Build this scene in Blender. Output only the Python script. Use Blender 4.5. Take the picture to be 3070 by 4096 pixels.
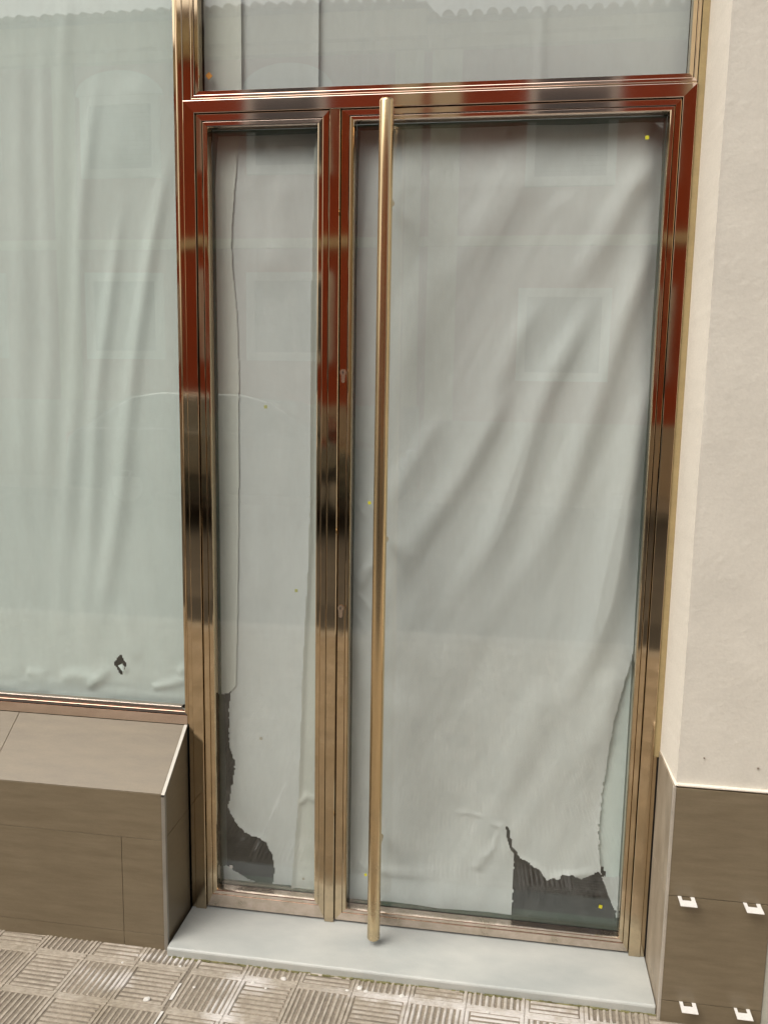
import bpy, bmesh, math, random
import numpy as np
from mathutils import Vector, Matrix

# ------------------------------------------------------------------ scene, camera, light
S = bpy.context.scene
for o in list(bpy.data.objects):
    bpy.data.objects.remove(o)
COL = S.collection
R = math.radians

cam_d = bpy.data.cameras.new('camera')
cam = bpy.data.objects.new('camera', cam_d)
COL.objects.link(cam)
S.camera = cam
yaw, pit, rol = R(-8.4786), R(8.3144), R(0.9551)
fw = Vector((math.sin(yaw)*math.cos(pit), math.cos(yaw)*math.cos(pit), -math.sin(pit)))
rt = Vector((math.cos(yaw), -math.sin(yaw), 0))
up = rt.cross(fw)
rt2 = rt*math.cos(rol) + up*math.sin(rol)
up2 = -rt*math.sin(rol) + up*math.cos(rol)
cam.matrix_world = Matrix(((rt2.x, up2.x, -fw.x, 0.86278), (rt2.y, up2.y, -fw.y, -2.13838),
                           (rt2.z, up2.z, -fw.z, 1.49093), (0, 0, 0, 1)))
cam_d.sensor_fit = 'VERTICAL'
cam_d.sensor_height = 36
cam_d.lens = 36*3356.02/4096
cam_d.clip_start = 0.05
cam_d.clip_end = 2000

SUN_EL, SUN_AZ = 52, 226            # azimuth measured from +x, counter-clockwise
w = bpy.data.worlds.new('World')
S.world = w
w.use_nodes = True
wn = w.node_tree
bg = wn.nodes['Background']
sky = wn.nodes.new('ShaderNodeTexSky')
sky.sky_type = 'NISHITA'
sky.sun_disc = False
sky.sun_elevation = R(SUN_EL)
sky.sun_rotation = R(90 - SUN_AZ)
sky.air_density = 1.0
sky.dust_density = 6.0
sky.ozone_density = 0.6
hs = wn.nodes.new('ShaderNodeHueSaturation')   # overcast: grey the clear-sky blue
hs.inputs['Saturation'].default_value = 0.22
mixw = wn.nodes.new('ShaderNodeMixRGB')
mixw.blend_type = 'MULTIPLY'
mixw.inputs[0].default_value = 1
mixw.inputs[2].default_value = (1.0, 0.965, 0.915, 1)
wn.links.new(sky.outputs[0], hs.inputs['Color'])
wn.links.new(hs.outputs[0], mixw.inputs[1])
wn.links.new(mixw.outputs[0], bg.inputs[0])
bg.inputs[1].default_value = 0.15

sun_d = bpy.data.lights.new('sun', 'SUN')
sun_d.energy = 1.2
sun_d.angle = R(60)
sun_d.color = (1, 0.95, 0.87)
sun = bpy.data.objects.new('sun', sun_d)
COL.objects.link(sun)
sdir = Vector((math.cos(R(SUN_AZ))*math.cos(R(SUN_EL)), math.sin(R(SUN_AZ))*math.cos(R(SUN_EL)), math.sin(R(SUN_EL))))
sun.rotation_euler = sdir.to_track_quat('Z', 'Y').to_euler()
sun.location = sdir*30

S.view_settings.view_transform = 'Standard'
S.view_settings.look = 'None'
S.view_settings.gamma = 1
S.view_settings.exposure = 0.15
S.render.engine = 'CYCLES'
S.cycles.max_bounces = 10
S.cycles.glossy_bounces = 6
S.cycles.transparent_max_bounces = 16
S.cycles.caustics_reflective = False
S.cycles.caustics_refractive = False

random.seed(7)
RNG = np.random.RandomState(11)

# ------------------------------------------------------------------ materials
def lin(c):
    return tuple(((x/255)/12.92 if x <= 10 else (((x/255)+0.055)/1.055)**2.4) for x in c)

def newmat(name):
    m = bpy.data.materials.new(name)
    m.use_nodes = True
    nt = m.node_tree
    b = nt.nodes['Principled BSDF']
    return m, nt, b

def N(nt, typ, **kw):
    n = nt.nodes.new(typ)
    for k, v in kw.items():
        if k.startswith('i_'):
            n.inputs[k[2:].replace('_', ' ')].default_value = v
        else:
            setattr(n, k, v)
    return n

def ramp(nt, stops):
    r = nt.nodes.new('ShaderNodeValToRGB')
    e = r.color_ramp.elements
    e[0].position, e[0].color = stops[0][0], stops[0][1]
    e[1].position, e[1].color = stops[-1][0], stops[-1][1]
    for p, c in stops[1:-1]:
        k = e.new(p)
        k.color = c
    return r

def c4(c, k=1.0):
    return (c[0]*k, c[1]*k, c[2]*k, 1)

def surface(name, col, rough=0.6, var=0.12, scale=6, stretch=(1, 1, 1), bump=0.0, bscale=60, fine=0.05,
            fscale=250, metallic=0.0, rvar=0.1, spec=0.5, tint=None):
    """general procedural material: large and fine tone variation, roughness variation and bump"""
    m, nt, b = newmat(name)
    tc = N(nt, 'ShaderNodeTexCoord')
    mp = N(nt, 'ShaderNodeMapping')
    mp.inputs['Scale'].default_value = stretch
    nt.links.new(tc.outputs['Object'], mp.inputs[0])
    n1 = N(nt, 'ShaderNodeTexNoise', i_Scale=scale, i_Detail=6.0, i_Roughness=0.6)
    n2 = N(nt, 'ShaderNodeTexNoise', i_Scale=fscale, i_Detail=3.0)
    nt.links.new(mp.outputs[0], n1.inputs['Vector'])
    nt.links.new(mp.outputs[0], n2.inputs['Vector'])
    t = tint or col
    r1 = ramp(nt, [(0.3, c4(col, 1-var)), (0.7, c4(t, 1+var))])
    r2 = ramp(nt, [(0.3, (1-fine,)*3+(1,)), (0.7, (1+fine,)*3+(1,))])
    nt.links.new(n1.outputs['Fac'], r1.inputs[0])
    nt.links.new(n2.outputs['Fac'], r2.inputs[0])
    mx = N(nt, 'ShaderNodeMixRGB', blend_type='MULTIPLY')
    mx.inputs[0].default_value = 1
    nt.links.new(r1.outputs[0], mx.inputs[1])
    nt.links.new(r2.outputs[0], mx.inputs[2])
    nt.links.new(mx.outputs[0], b.inputs['Base Color'])
    mr = N(nt, 'ShaderNodeMapRange')
    mr.inputs['To Min'].default_value = max(0.01, rough-rvar)
    mr.inputs['To Max'].default_value = rough+rvar
    nt.links.new(n1.outputs['Fac'], mr.inputs['Value'])
    nt.links.new(mr.outputs[0], b.inputs['Roughness'])
    b.inputs['Metallic'].default_value = metallic
    b.inputs['Specular IOR Level'].default_value = spec
    if bump:
        n3 = N(nt, 'ShaderNodeTexNoise', i_Scale=bscale, i_Detail=5.0)
        nt.links.new(mp.outputs[0], n3.inputs['Vector'])
        bp = N(nt, 'ShaderNodeBump', i_Strength=1.0, i_Distance=bump)
        nt.links.new(n3.outputs['Fac'], bp.inputs['Height'])
        nt.links.new(bp.outputs[0], b.inputs['Normal'])
    m['nt'] = 1
    return m

def metal(name, col, rough, wob=0.0006, stretch=(14, 14, 1.3), grain=0.0, grime=0.35):
    """polished bronze-toned steel: gently wavy, scuffed and duller near the ground"""
    m, nt, b = newmat(name)
    b.inputs['Metallic'].default_value = 1
    tc = N(nt, 'ShaderNodeTexCoord')
    mp = N(nt, 'ShaderNodeMapping')
    mp.inputs['Scale'].default_value = stretch
    nt.links.new(tc.outputs['Object'], mp.inputs[0])
    n1 = N(nt, 'ShaderNodeTexNoise', i_Scale=1.2, i_Detail=1.5)
    nt.links.new(mp.outputs[0], n1.inputs['Vector'])
    bp = N(nt, 'ShaderNodeBump', i_Strength=1.0, i_Distance=wob)
    nt.links.new(n1.outputs['Fac'], bp.inputs['Height'])
    nt.links.new(bp.outputs[0], b.inputs['Normal'])
    # grime: noise blotches whose amount grows near the floor
    sx = N(nt, 'ShaderNodeSeparateXYZ')
    nt.links.new(tc.outputs['Object'], sx.inputs[0])
    mr = N(nt, 'ShaderNodeMapRange')
    mr.inputs['From Min'].default_value = 0.0
    mr.inputs['From Max'].default_value = 0.6
    mr.inputs['To Min'].default_value = 1.0
    mr.inputs['To Max'].default_value = 0.0
    nt.links.new(sx.outputs['Z'], mr.inputs['Value'])
    n2 = N(nt, 'ShaderNodeTexNoise', i_Scale=22.0, i_Detail=9.0, i_Roughness=0.72)
    nt.links.new(tc.outputs['Object'], n2.inputs['Vector'])
    r2 = ramp(nt, [(0.34, (0.1, 0.1, 0.1, 1)), (0.74, (0.85, 0.85, 0.85, 1))])
    nt.links.new(n2.outputs['Fac'], r2.inputs[0])
    ml = N(nt, 'ShaderNodeMath', operation='MULTIPLY')
    nt.links.new(mr.outputs[0], ml.inputs[0])
    nt.links.new(r2.outputs[0], ml.inputs[1])
    mr2 = N(nt, 'ShaderNodeMapRange')
    mr2.inputs['To Min'].default_value = rough
    mr2.inputs['To Max'].default_value = rough+grime
    nt.links.new(ml.outputs[0], mr2.inputs['Value'])
    n4 = N(nt, 'ShaderNodeTexNoise', i_Scale=7.0, i_Detail=6.0)
    nt.links.new(tc.outputs['Object'], n4.inputs['Vector'])
    ad = N(nt, 'ShaderNodeMath', operation='MULTIPLY_ADD')
    nt.links.new(n4.outputs['Fac'], ad.inputs[0])
    ad.inputs[1].default_value = 0.05
    nt.links.new(mr2.outputs[0], ad.inputs[2])
    nt.links.new(ad.outputs[0], b.inputs['Roughness'])
    mc = N(nt, 'ShaderNodeMixRGB')
    mc.inputs[1].default_value = c4(col)
    mc.inputs[2].default_value = (0.36, 0.32, 0.235, 1)
    nt.links.new(ml.outputs[0], mc.inputs[0])
    nt.links.new(mc.outputs[0], b.inputs['Base Color'])
    return m

BRONZE = (0.655, 0.515, 0.345)
M = {}
M['chrome'] = metal('polished_bronze_upright', BRONZE, 0.03, 0.00022, (12, 12, 2.2))
M['chrome_h'] = metal('polished_bronze_rail', (0.80, 0.66, 0.58), 0.035, 0.00010, (2.2, 12, 12))  # same metal as the uprights; hazy mauve sky reflection is put into its colour
M['tube'] = metal('brushed_bronze_tube', (0.74, 0.565, 0.335), 0.17, 0.0001, (30, 30, 1), grime=0.2)
M['alu'] = surface('aluminium_trim', (0.36, 0.345, 0.31), 0.5, 0.08, 12, metallic=0.7)
M['dark'] = surface('dark_gap_rubber', (0.02, 0.017, 0.014), 0.7)
M['seal'] = surface('beige_sealant', (0.36, 0.275, 0.135), 0.8, 0.10, 20, bump=0.001, bscale=60)
M['marble'] = surface('pale_marble', (0.465, 0.495, 0.48), 0.42, 0.10, 3.5, stretch=(1, 2, 1), fine=0.03, bump=0.0004,
                      bscale=25, tint=(0.535, 0.545, 0.515))
M['reveal'] = surface('smooth_cream_render', (0.86, 0.80, 0.70), 0.8, 0.04, 5, bump=0.0010, bscale=35)
M['stucco'] = surface('rough_cream_stucco', (0.665, 0.640, 0.572), 0.9, 0.05, 9, bump=0.0007, bscale=90, fine=0.03, fscale=160)
M['tile'] = surface('taupe_porcelain', (0.172, 0.136, 0.086), 0.34, 0.07, 9, stretch=(1, 1, 7), fine=0.05, fscale=140,
                    bump=0.0002, bscale=220, tint=(0.190, 0.154, 0.100), spec=0.5)
M['grout'] = surface('tile_grout', (0.17, 0.135, 0.09), 0.9)
M['clip'] = surface('white_plastic_clip', (0.80, 0.79, 0.76), 0.45, 0.03)
M['pave'] = None
M['groove'] = surface('dirty_groove', (0.255, 0.218, 0.172), 0.95, 0.3, 7, bump=0.002, bscale=120, fine=0.2)
M['asphalt'] = surface('asphalt', (0.055, 0.052, 0.048), 0.85, 0.2, 3, bump=0.004, bscale=120, fine=0.3, tint=(0.075, 0.07, 0.062))
M['asphalt2'] = surface('asphalt_patch', (0.030, 0.029, 0.027), 0.85, 0.2, 3, bump=0.004, bscale=120, fine=0.3)
M['kerb'] = surface('granite_kerb', (0.30, 0.28, 0.25), 0.8, 0.15, 8, fine=0.2)
M['red'] = surface('brick_red_render', (0.47, 0.080, 0.028), 0.9, 0.10, 1.2, fine=0.04)
M['cream'] = surface('cream_moulding', (0.84, 0.72, 0.47), 0.8, 0.06, 2)
M['plinth'] = surface('pale_stone_plinth', (0.58, 0.47, 0.36), 0.8, 0.10, 2)
M['slat'] = surface('grey_shutter', (0.20, 0.20, 0.21), 0.6, 0.06, 2)
M['white'] = surface('white_trim', (0.88, 0.87, 0.82), 0.7, 0.03)
M['rooftile'] = surface('clay_roof_tile', (0.30, 0.17, 0.10), 0.85, 0.25, 5)
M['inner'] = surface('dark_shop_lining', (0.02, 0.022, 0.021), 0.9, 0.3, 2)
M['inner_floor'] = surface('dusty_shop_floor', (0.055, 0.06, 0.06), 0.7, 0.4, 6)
M['paint'] = surface('dark_car_paint', (0.075, 0.085, 0.075), 0.12, 0.05, 2, rvar=0.03)
M['paint'].node_tree.nodes['Principled BSDF'].inputs['Coat Weight'].default_value = 1
M['paint'].node_tree.nodes['Principled BSDF'].inputs['Coat IOR'].default_value = 1.9
M['rubber'] = surface('tyre_rubber', (0.02, 0.02, 0.02), 0.8)
M['rim'] = surface('alloy_rim', (0.55, 0.55, 0.55), 0.3, metallic=1.0)
M['lampw'] = surface('lamp_glass', (0.75, 0.75, 0.75), 0.15)
M['lampr'] = surface('tail_lamp_glass', (0.5, 0.02, 0.02), 0.15)
M['cglass'] = surface('car_glass', (0.20, 0.20, 0.18), 0.05, rvar=0.02)
M['cyl'] = surface('lock_brass', (0.74, 0.60, 0.48), 0.25, metallic=1.0)
M['yellow'] = surface('yellow_sticker', (0.62, 0.60, 0.03), 0.6)
M['olive'] = surface('faded_yellow_sticker', (0.34, 0.36, 0.14), 0.6)
M['orange'] = surface('orange_sticker', (0.62, 0.26, 0.03), 0.6)
M['greydot'] = surface('grey_sticker', (0.34, 0.34, 0.28), 0.7)
M['whitedot'] = surface('white_sticker', (0.7, 0.7, 0.66), 0.7)
M['crumb'] = surface('plaster_crumb', (0.72, 0.70, 0.66), 0.95)
M['moss'] = surface('mossy_joint', (0.19, 0.18, 0.08), 0.95, 0.4, 40, bump=0.002, bscale=200)

def glass_mat():
    m, nt, b = newmat('shop_glass')
    nt.nodes.remove(b)
    out = nt.nodes['Material Output']
    tr = N(nt, 'ShaderNodeBsdfTransparent')
    tr.inputs[0].default_value = (0.955, 0.975, 0.962, 1)
    gl = N(nt, 'ShaderNodeBsdfGlossy')
    gl.inputs['Roughness'].default_value = 0.0
    ge = N(nt, 'ShaderNodeNewGeometry')
    dt = N(nt, 'ShaderNodeVectorMath', operation='DOT_PRODUCT')
    nt.links.new(ge.outputs['Normal'], dt.inputs[0])
    nt.links.new(ge.outputs['Incoming'], dt.inputs[1])
    ab = N(nt, 'ShaderNodeMath', operation='ABSOLUTE')
    nt.links.new(dt.outputs['Value'], ab.inputs[0])
    om = N(nt, 'ShaderNodeMath', operation='SUBTRACT')
    om.inputs[0].default_value = 1.0
    nt.links.new(ab.outputs[0], om.inputs[1])
    pw = N(nt, 'ShaderNodeMath', operation='POWER')
    nt.links.new(om.outputs[0], pw.inputs[0])
    pw.inputs[1].default_value = 5.0
    fr = N(nt, 'ShaderNodeMath', operation='MULTIPLY_ADD')
    nt.links.new(pw.outputs[0], fr.inputs[0])
    fr.inputs[1].default_value = 0.92
    fr.inputs[2].default_value = 0.072
    tc = N(nt, 'ShaderNodeTexCoord')
    n1 = N(nt, 'ShaderNodeTexNoise', i_Scale=1.1, i_Detail=0.5)
    nt.links.new(tc.outputs['Object'], n1.inputs['Vector'])
    bp = N(nt, 'ShaderNodeBump', i_Strength=1.0, i_Distance=0.0010)
    nt.links.new(n1.outputs['Fac'], bp.inputs['Height'])
    nt.links.new(bp.outputs[0], gl.inputs['Normal'])
    mx = N(nt, 'ShaderNodeMixShader')
    nt.links.new(fr.outputs[0], mx.inputs[0])
    nt.links.new(tr.outputs[0], mx.inputs[1])
    nt.links.new(gl.outputs[0], mx.inputs[2])
    # dust film and wiped smears on the glass
    mp = N(nt, 'ShaderNodeMapping')
    mp.inputs['Rotation'].default_value = (0, R(25), 0)
    mp.inputs['Scale'].default_value = (6, 1, 1.6)
    nt.links.new(tc.outputs['Object'], mp.inputs[0])
    n2 = N(nt, 'ShaderNodeTexNoise', i_Scale=3.0, i_Detail=8.0, i_Roughness=0.7)
    nt.links.new(mp.outputs[0], n2.inputs['Vector'])
    r2 = ramp(nt, [(0.38, (0.004, 0.004, 0.004, 1)), (0.75, (0.05, 0.05, 0.05, 1))])
    nt.links.new(n2.outputs['Fac'], r2.inputs[0])
    df = N(nt, 'ShaderNodeBsdfDiffuse')
    df.inputs[0].default_value = (0.7, 0.7, 0.66, 1)
    m2 = N(nt, 'ShaderNodeMixShader')
    nt.links.new(r2.outputs[0], m2.inputs[0])
    nt.links.new(mx.outputs[0], m2.inputs[1])
    nt.links.new(df.outputs[0], m2.inputs[2])
    nt.links.new(m2.outputs[0], out.inputs['Surface'])
    return m
M['glass'] = glass_mat()

def glass_edge():
    return surface('green_glass_edge', (0.055, 0.085, 0.065), 0.35)
M['gedge'] = glass_edge()

def paper_mat(name, col):
    m, nt, b = newmat(name)
    tc = N(nt, 'ShaderNodeTexCoord')
    n1 = N(nt, 'ShaderNodeTexNoise', i_Scale=2.2, i_Detail=5.0)
    nt.links.new(tc.outputs['Object'], n1.inputs['Vector'])
    r1 = ramp(nt, [(0.3, c4(col, 0.95)), (0.7, c4(col, 1.04))])
    nt.links.new(n1.outputs['Fac'], r1.inputs[0])
    nt.links.new(r1.outputs[0], b.inputs['Base Color'])
    b.inputs['Roughness'].default_value = 0.75
    b.inputs['Specular IOR Level'].default_value = 0.25
    n3 = N(nt, 'ShaderNodeTexNoise', i_Scale=45.0, i_Detail=6.0)
    nt.links.new(tc.outputs['Object'], n3.inputs['Vector'])
    bp = N(nt, 'ShaderNodeBump', i_Strength=1.0, i_Distance=0.0006)
    nt.links.new(n3.outputs['Fac'], bp.inputs['Height'])
    nt.links.new(bp.outputs[0], b.inputs['Normal'])
    return m
M['paper'] = paper_mat('grey_white_paper', (0.745, 0.765, 0.785))
M['paper_l'] = paper_mat('green_white_paper', (0.80, 0.875, 0.875))
M['paper_c'] = paper_mat('cream_paper', (0.79, 0.80, 0.77))

def pave_mat():
    m, nt, b = newmat('ribbed_concrete_tile')
    tc = N(nt, 'ShaderNodeTexCoord')
    n1 = N(nt, 'ShaderNodeTexNoise', i_Scale=3.0, i_Detail=8.0, i_Roughness=0.65)
    n2 = N(nt, 'ShaderNodeTexNoise', i_Scale=70.0, i_Detail=5.0)
    n4 = N(nt, 'ShaderNodeTexNoise', i_Scale=16.0, i_Detail=6.0, i_Roughness=0.7)
    for n in (n1, n2, n4):
        nt.links.new(tc.outputs['Object'], n.inputs['Vector'])
    r1 = ramp(nt, [(0.32, (0.36, 0.315, 0.25, 1)), (0.55, (0.43, 0.385, 0.325, 1)), (0.72, (0.52, 0.48, 0.43, 1))])
    nt.links.new(n1.outputs['Fac'], r1.inputs[0])
    r2 = ramp(nt, [(0.3, (0.80, 0.79, 0.77, 1)), (0.65, (1.12, 1.12, 1.12, 1))])
    nt.links.new(n2.outputs['Fac'], r2.inputs[0])
    mx = N(nt, 'ShaderNodeMixRGB', blend_type='MULTIPLY')
    mx.inputs[0].default_value = 1
    nt.links.new(r1.outputs[0], mx.inputs[1])
    nt.links.new(r2.outputs[0], mx.inputs[2])
    # spilt plaster: white smears left on the tiles, breaking up at the rim
    def spill(cx, cy, rx, ry, prev):
        mp = N(nt, 'ShaderNodeMapping')
        mp.inputs['Location'].default_value = (-cx/rx, -cy/ry, 0)
        mp.inputs['Scale'].default_value = (1/rx, 1/ry, 0)
        nt.links.new(tc.outputs['Object'], mp.inputs[0])
        ln = N(nt, 'ShaderNodeVectorMath', operation='LENGTH')
        nt.links.new(mp.outputs[0], ln.inputs[0])
        a = N(nt, 'ShaderNodeMath', operation='MULTIPLY_ADD')
        nt.links.new(n4.outputs['Fac'], a.inputs[0])
        a.inputs[1].default_value = 2.6
        nt.links.new(ln.outputs['Value'], a.inputs[2])
        rr = ramp(nt, [(0.0, (1, 1, 1, 1)), (1.0, (0, 0, 0, 1))])
        mr = N(nt, 'ShaderNodeMapRange')
        mr.inputs['From Min'].default_value = 1.55
        mr.inputs['From Max'].default_value = 2.25
        nt.links.new(a.outputs[0], mr.inputs['Value'])
        nt.links.new(mr.outputs[0], rr.inputs[0])
        mm = N(nt, 'ShaderNodeMixRGB')
        nt.links.new(rr.outputs[0], mm.inputs[0])
        nt.links.new(prev, mm.inputs[1])
        mm.inputs[2].default_value = (0.66, 0.63, 0.60, 1)
        return mm.outputs[0]
    o = spill(0.25, -0.25, 0.09, 0.05, mx.outputs[0])
    o = spill(0.22, -0.36, 0.05, 0.10, o)
    o = spill(0.62, -0.24, 0.20, 0.03, o)
    o = spill(0.9, -0.28, 0.35, 0.09, o)
    o = spill(-0.12, -0.3, 0.10, 0.05, o)
    o = spill(0.0, -0.2, 0.14, 0.02, o)
    o = spill(1.15, -0.30, 0.25, 0.09, o)
    nt.links.new(o, b.inputs['Base Color'])
    b.inputs['Roughness'].default_value = 0.92
    b.inputs['Specular IOR Level'].default_value = 0.15
    bp = N(nt, 'ShaderNodeBump', i_Strength=1.0, i_Distance=0.0022)
    nt.links.new(n2.outputs['Fac'], bp.inputs['Height'])
    nt.links.new(bp.outputs[0], b.inputs['Normal'])
    return m
M['pave'] = pave_mat()

# ------------------------------------------------------------------ helpers
class MB:
    def __init__(s):
        s.v, s.f, s.mi = [], [], []
    def quad(s, a, b, c, d, m=0):
        n = len(s.v)
        s.v += [a, b, c, d]
        s.f.append((n, n+1, n+2, n+3))
        s.mi.append(m)
    def poly(s, pts, m=0):
        n = len(s.v)
        s.v += list(pts)
        s.f.append(tuple(range(n, n+len(pts))))
        s.mi.append(m)
    def box(s, x0, x1, y0, y1, z0, z1, m=0, skip=''):
        n = len(s.v)
        s.v += [(x0, y0, z0), (x1, y0, z0), (x1, y1, z0), (x0, y1, z0), (x0, y0, z1), (x1, y0, z1), (x1, y1, z1), (x0, y1, z1)]
        F = {'b': (3, 2, 1, 0), 't': (4, 5, 6, 7), 'f': (0, 1, 5, 4), 'k': (2, 3, 7, 6), 'l': (3, 0, 4, 7), 'r': (1, 2, 6, 5)}
        for k, q in F.items():
            if k not in skip:
                s.f.append(tuple(n+i for i in q))
                s.mi.append(m)
    def prism(s, prof, axis, a0, a1, m=0):
        """extrude a closed 2-d profile along x ('x': prof in y,z), y (x,z) or z (x,y)"""
        def P(p, a):
            return {'x': (a, p[0], p[1]), 'y': (p[0], a, p[1]), 'z': (p[0], p[1], a)}[axis]
        n = len(s.v)
        k = len(prof)
        s.v += [P(p, a0) for p in prof]+[P(p, a1) for p in prof]
        s.f.append(tuple(range(n, n+k)))
        s.f.append(tuple(reversed(range(n+k, n+2*k))))
        s.mi += [m, m]
        for i in range(k):
            j = (i+1) % k
            s.f.append((n+i, n+k+i, n+k+j, n+j))
            s.mi.append(m)
    def ring(s, x0, x1, z0, z1, prof, m=0, sides='lrbt'):
        """mitred frame: prof = open list of (d, y), d measured inward from the outer rectangle"""
        C = [(x0, z0, 1, 1), (x1, z0, -1, 1), (x1, z1, -1, -1), (x0, z1, 1, -1)]
        E = {'b': (0, 1), 'r': (1, 2), 't': (2, 3), 'l': (3, 0)}
        for sd in sides:
            a, b = E[sd]
            ca, cb = C[a], C[b]
            n = len(s.v)
            for d, y in prof:
                s.v.append((ca[0]+ca[2]*d, y, ca[1]+ca[3]*d))
                s.v.append((cb[0]+cb[2]*d, y, cb[1]+cb[3]*d))
            for i in range(len(prof)-1):
                s.f.append((n+2*i, n+2*i+1, n+2*i+3, n+2*i+2))
                s.mi.append(m if isinstance(m, int) else m[sd])
    def tube(s, pts, r, seg=20, m=0, caps=True):
        pts = [Vector(p) for p in pts]
        n0 = len(s.v)
        for i, p in enumerate(pts):
            t = (pts[min(i+1, len(pts)-1)]-pts[max(i-1, 0)]).normalized()
            a = t.cross(Vector((0, 1, 0.001)))
            if a.length < 1e-3:
                a = t.cross(Vector((1, 0, 0)))
            a.normalize()
            b = t.cross(a)
            rr = r[i] if isinstance(r, (list, tuple)) else r
            for k in range(seg):
                an = 2*math.pi*k/seg
                s.v.append(tuple(p+a*rr*math.cos(an)+b*rr*math.sin(an)))
        for i in range(len(pts)-1):
            for k in range(seg):
                j = (k+1) % seg
                s.f.append((n0+i*seg+k, n0+i*seg+j, n0+(i+1)*seg+j, n0+(i+1)*seg+k))
                s.mi.append(m)
        if caps:
            s.f.append(tuple(reversed([n0+k for k in range(seg)])))
            s.f.append(tuple(n0+(len(pts)-1)*seg+k for k in range(seg)))
            s.mi += [m, m]
    def build(s, name, mats, parent=None, bevel=0, smooth=False, seg=2, fix=True):
        me = bpy.data.meshes.new(name)
        me.from_pydata([tuple(map(float, p)) for p in s.v], [], s.f)
        for mt in (mats if isinstance(mats, (list, tuple)) else [mats]):
            me.materials.append(mt)
        me.polygons.foreach_set('material_index', s.mi)
        if fix:
            b = bmesh.new()
            b.from_mesh(me)
            bmesh.ops.remove_doubles(b, verts=b.verts, dist=1e-6)
            bmesh.ops.recalc_face_normals(b, faces=b.faces)
            b.to_mesh(me)
            b.free()
        o = bpy.data.objects.new(name, me)
        COL.objects.link(o)
        if parent is not None:
            o.parent = parent
            o.matrix_parent_inverse = parent.matrix_world.inverted()
        if bevel:
            bm = o.modifiers.new('bevel', 'BEVEL')
            bm.width = bevel
            bm.segments = seg
            bm.limit_method = 'ANGLE'
            bm.angle_limit = R(35)
        if smooth:
            for p in me.polygons:
                p.use_smooth = True
            try:
                me.set_sharp_from_angle(angle=R(40))
            except Exception:
                pass
        return o

def tag(o, label=None, cat=None, group=None, kind=None):
    if label: o['label'] = label
    if cat: o['category'] = cat
    if group: o['group'] = group
    if kind: o['kind'] = kind
    return o

def empty(name, loc=(0, 0, 0)):
    o = bpy.data.objects.new(name, None)
    COL.objects.link(o)
    o.location = loc
    o.empty_display_size = 0.1
    bpy.context.view_layer.update()
    return o

def copy_tree(o, parent=None):
    c = o.copy()
    COL.objects.link(c)
    c.parent = parent
    for ch in list(o.children):
        copy_tree(ch, c)
    return c

# ------------------------------------------------------------------ ground, road
b = MB(); b.quad((-400, -400, -0.22), (400, -400, -0.22), (400, 400, -0.22), (-400, 400, -0.22))
tag(b.build('ground', M['kerb']), kind='structure')
b = MB()
b.quad((-60, -9.2, -0.15), (60, -9.2, -0.15), (60, -4.0, -0.15), (-60, -4.0, -0.15), 0)
b.quad((-60, -4.0, -0.15), (60, -4.0, -0.15), (60, -2.95, -0.15), (-60, -2.95, -0.15), 1)
tag(b.build('road', [M['asphalt'], M['asphalt2']]), kind='structure')
b = MB()
for i in range(-30, 30):
    b.box(i*1.0+0.004, i*1.0+0.996, -2.95, -2.80, -0.2, -0.03)
    b.box(i*1.0+0.004, i*1.0+0.996, -9.35, -9.20, -0.2, -0.03)
tag(b.build('kerb', M['kerb'], bevel=0.012), kind='structure')
b = MB(); b.box(-60, 60, -10.9, -9.35, -0.2, -0.035)
tag(b.build('far_pavement', M['pave']), kind='structure')

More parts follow.
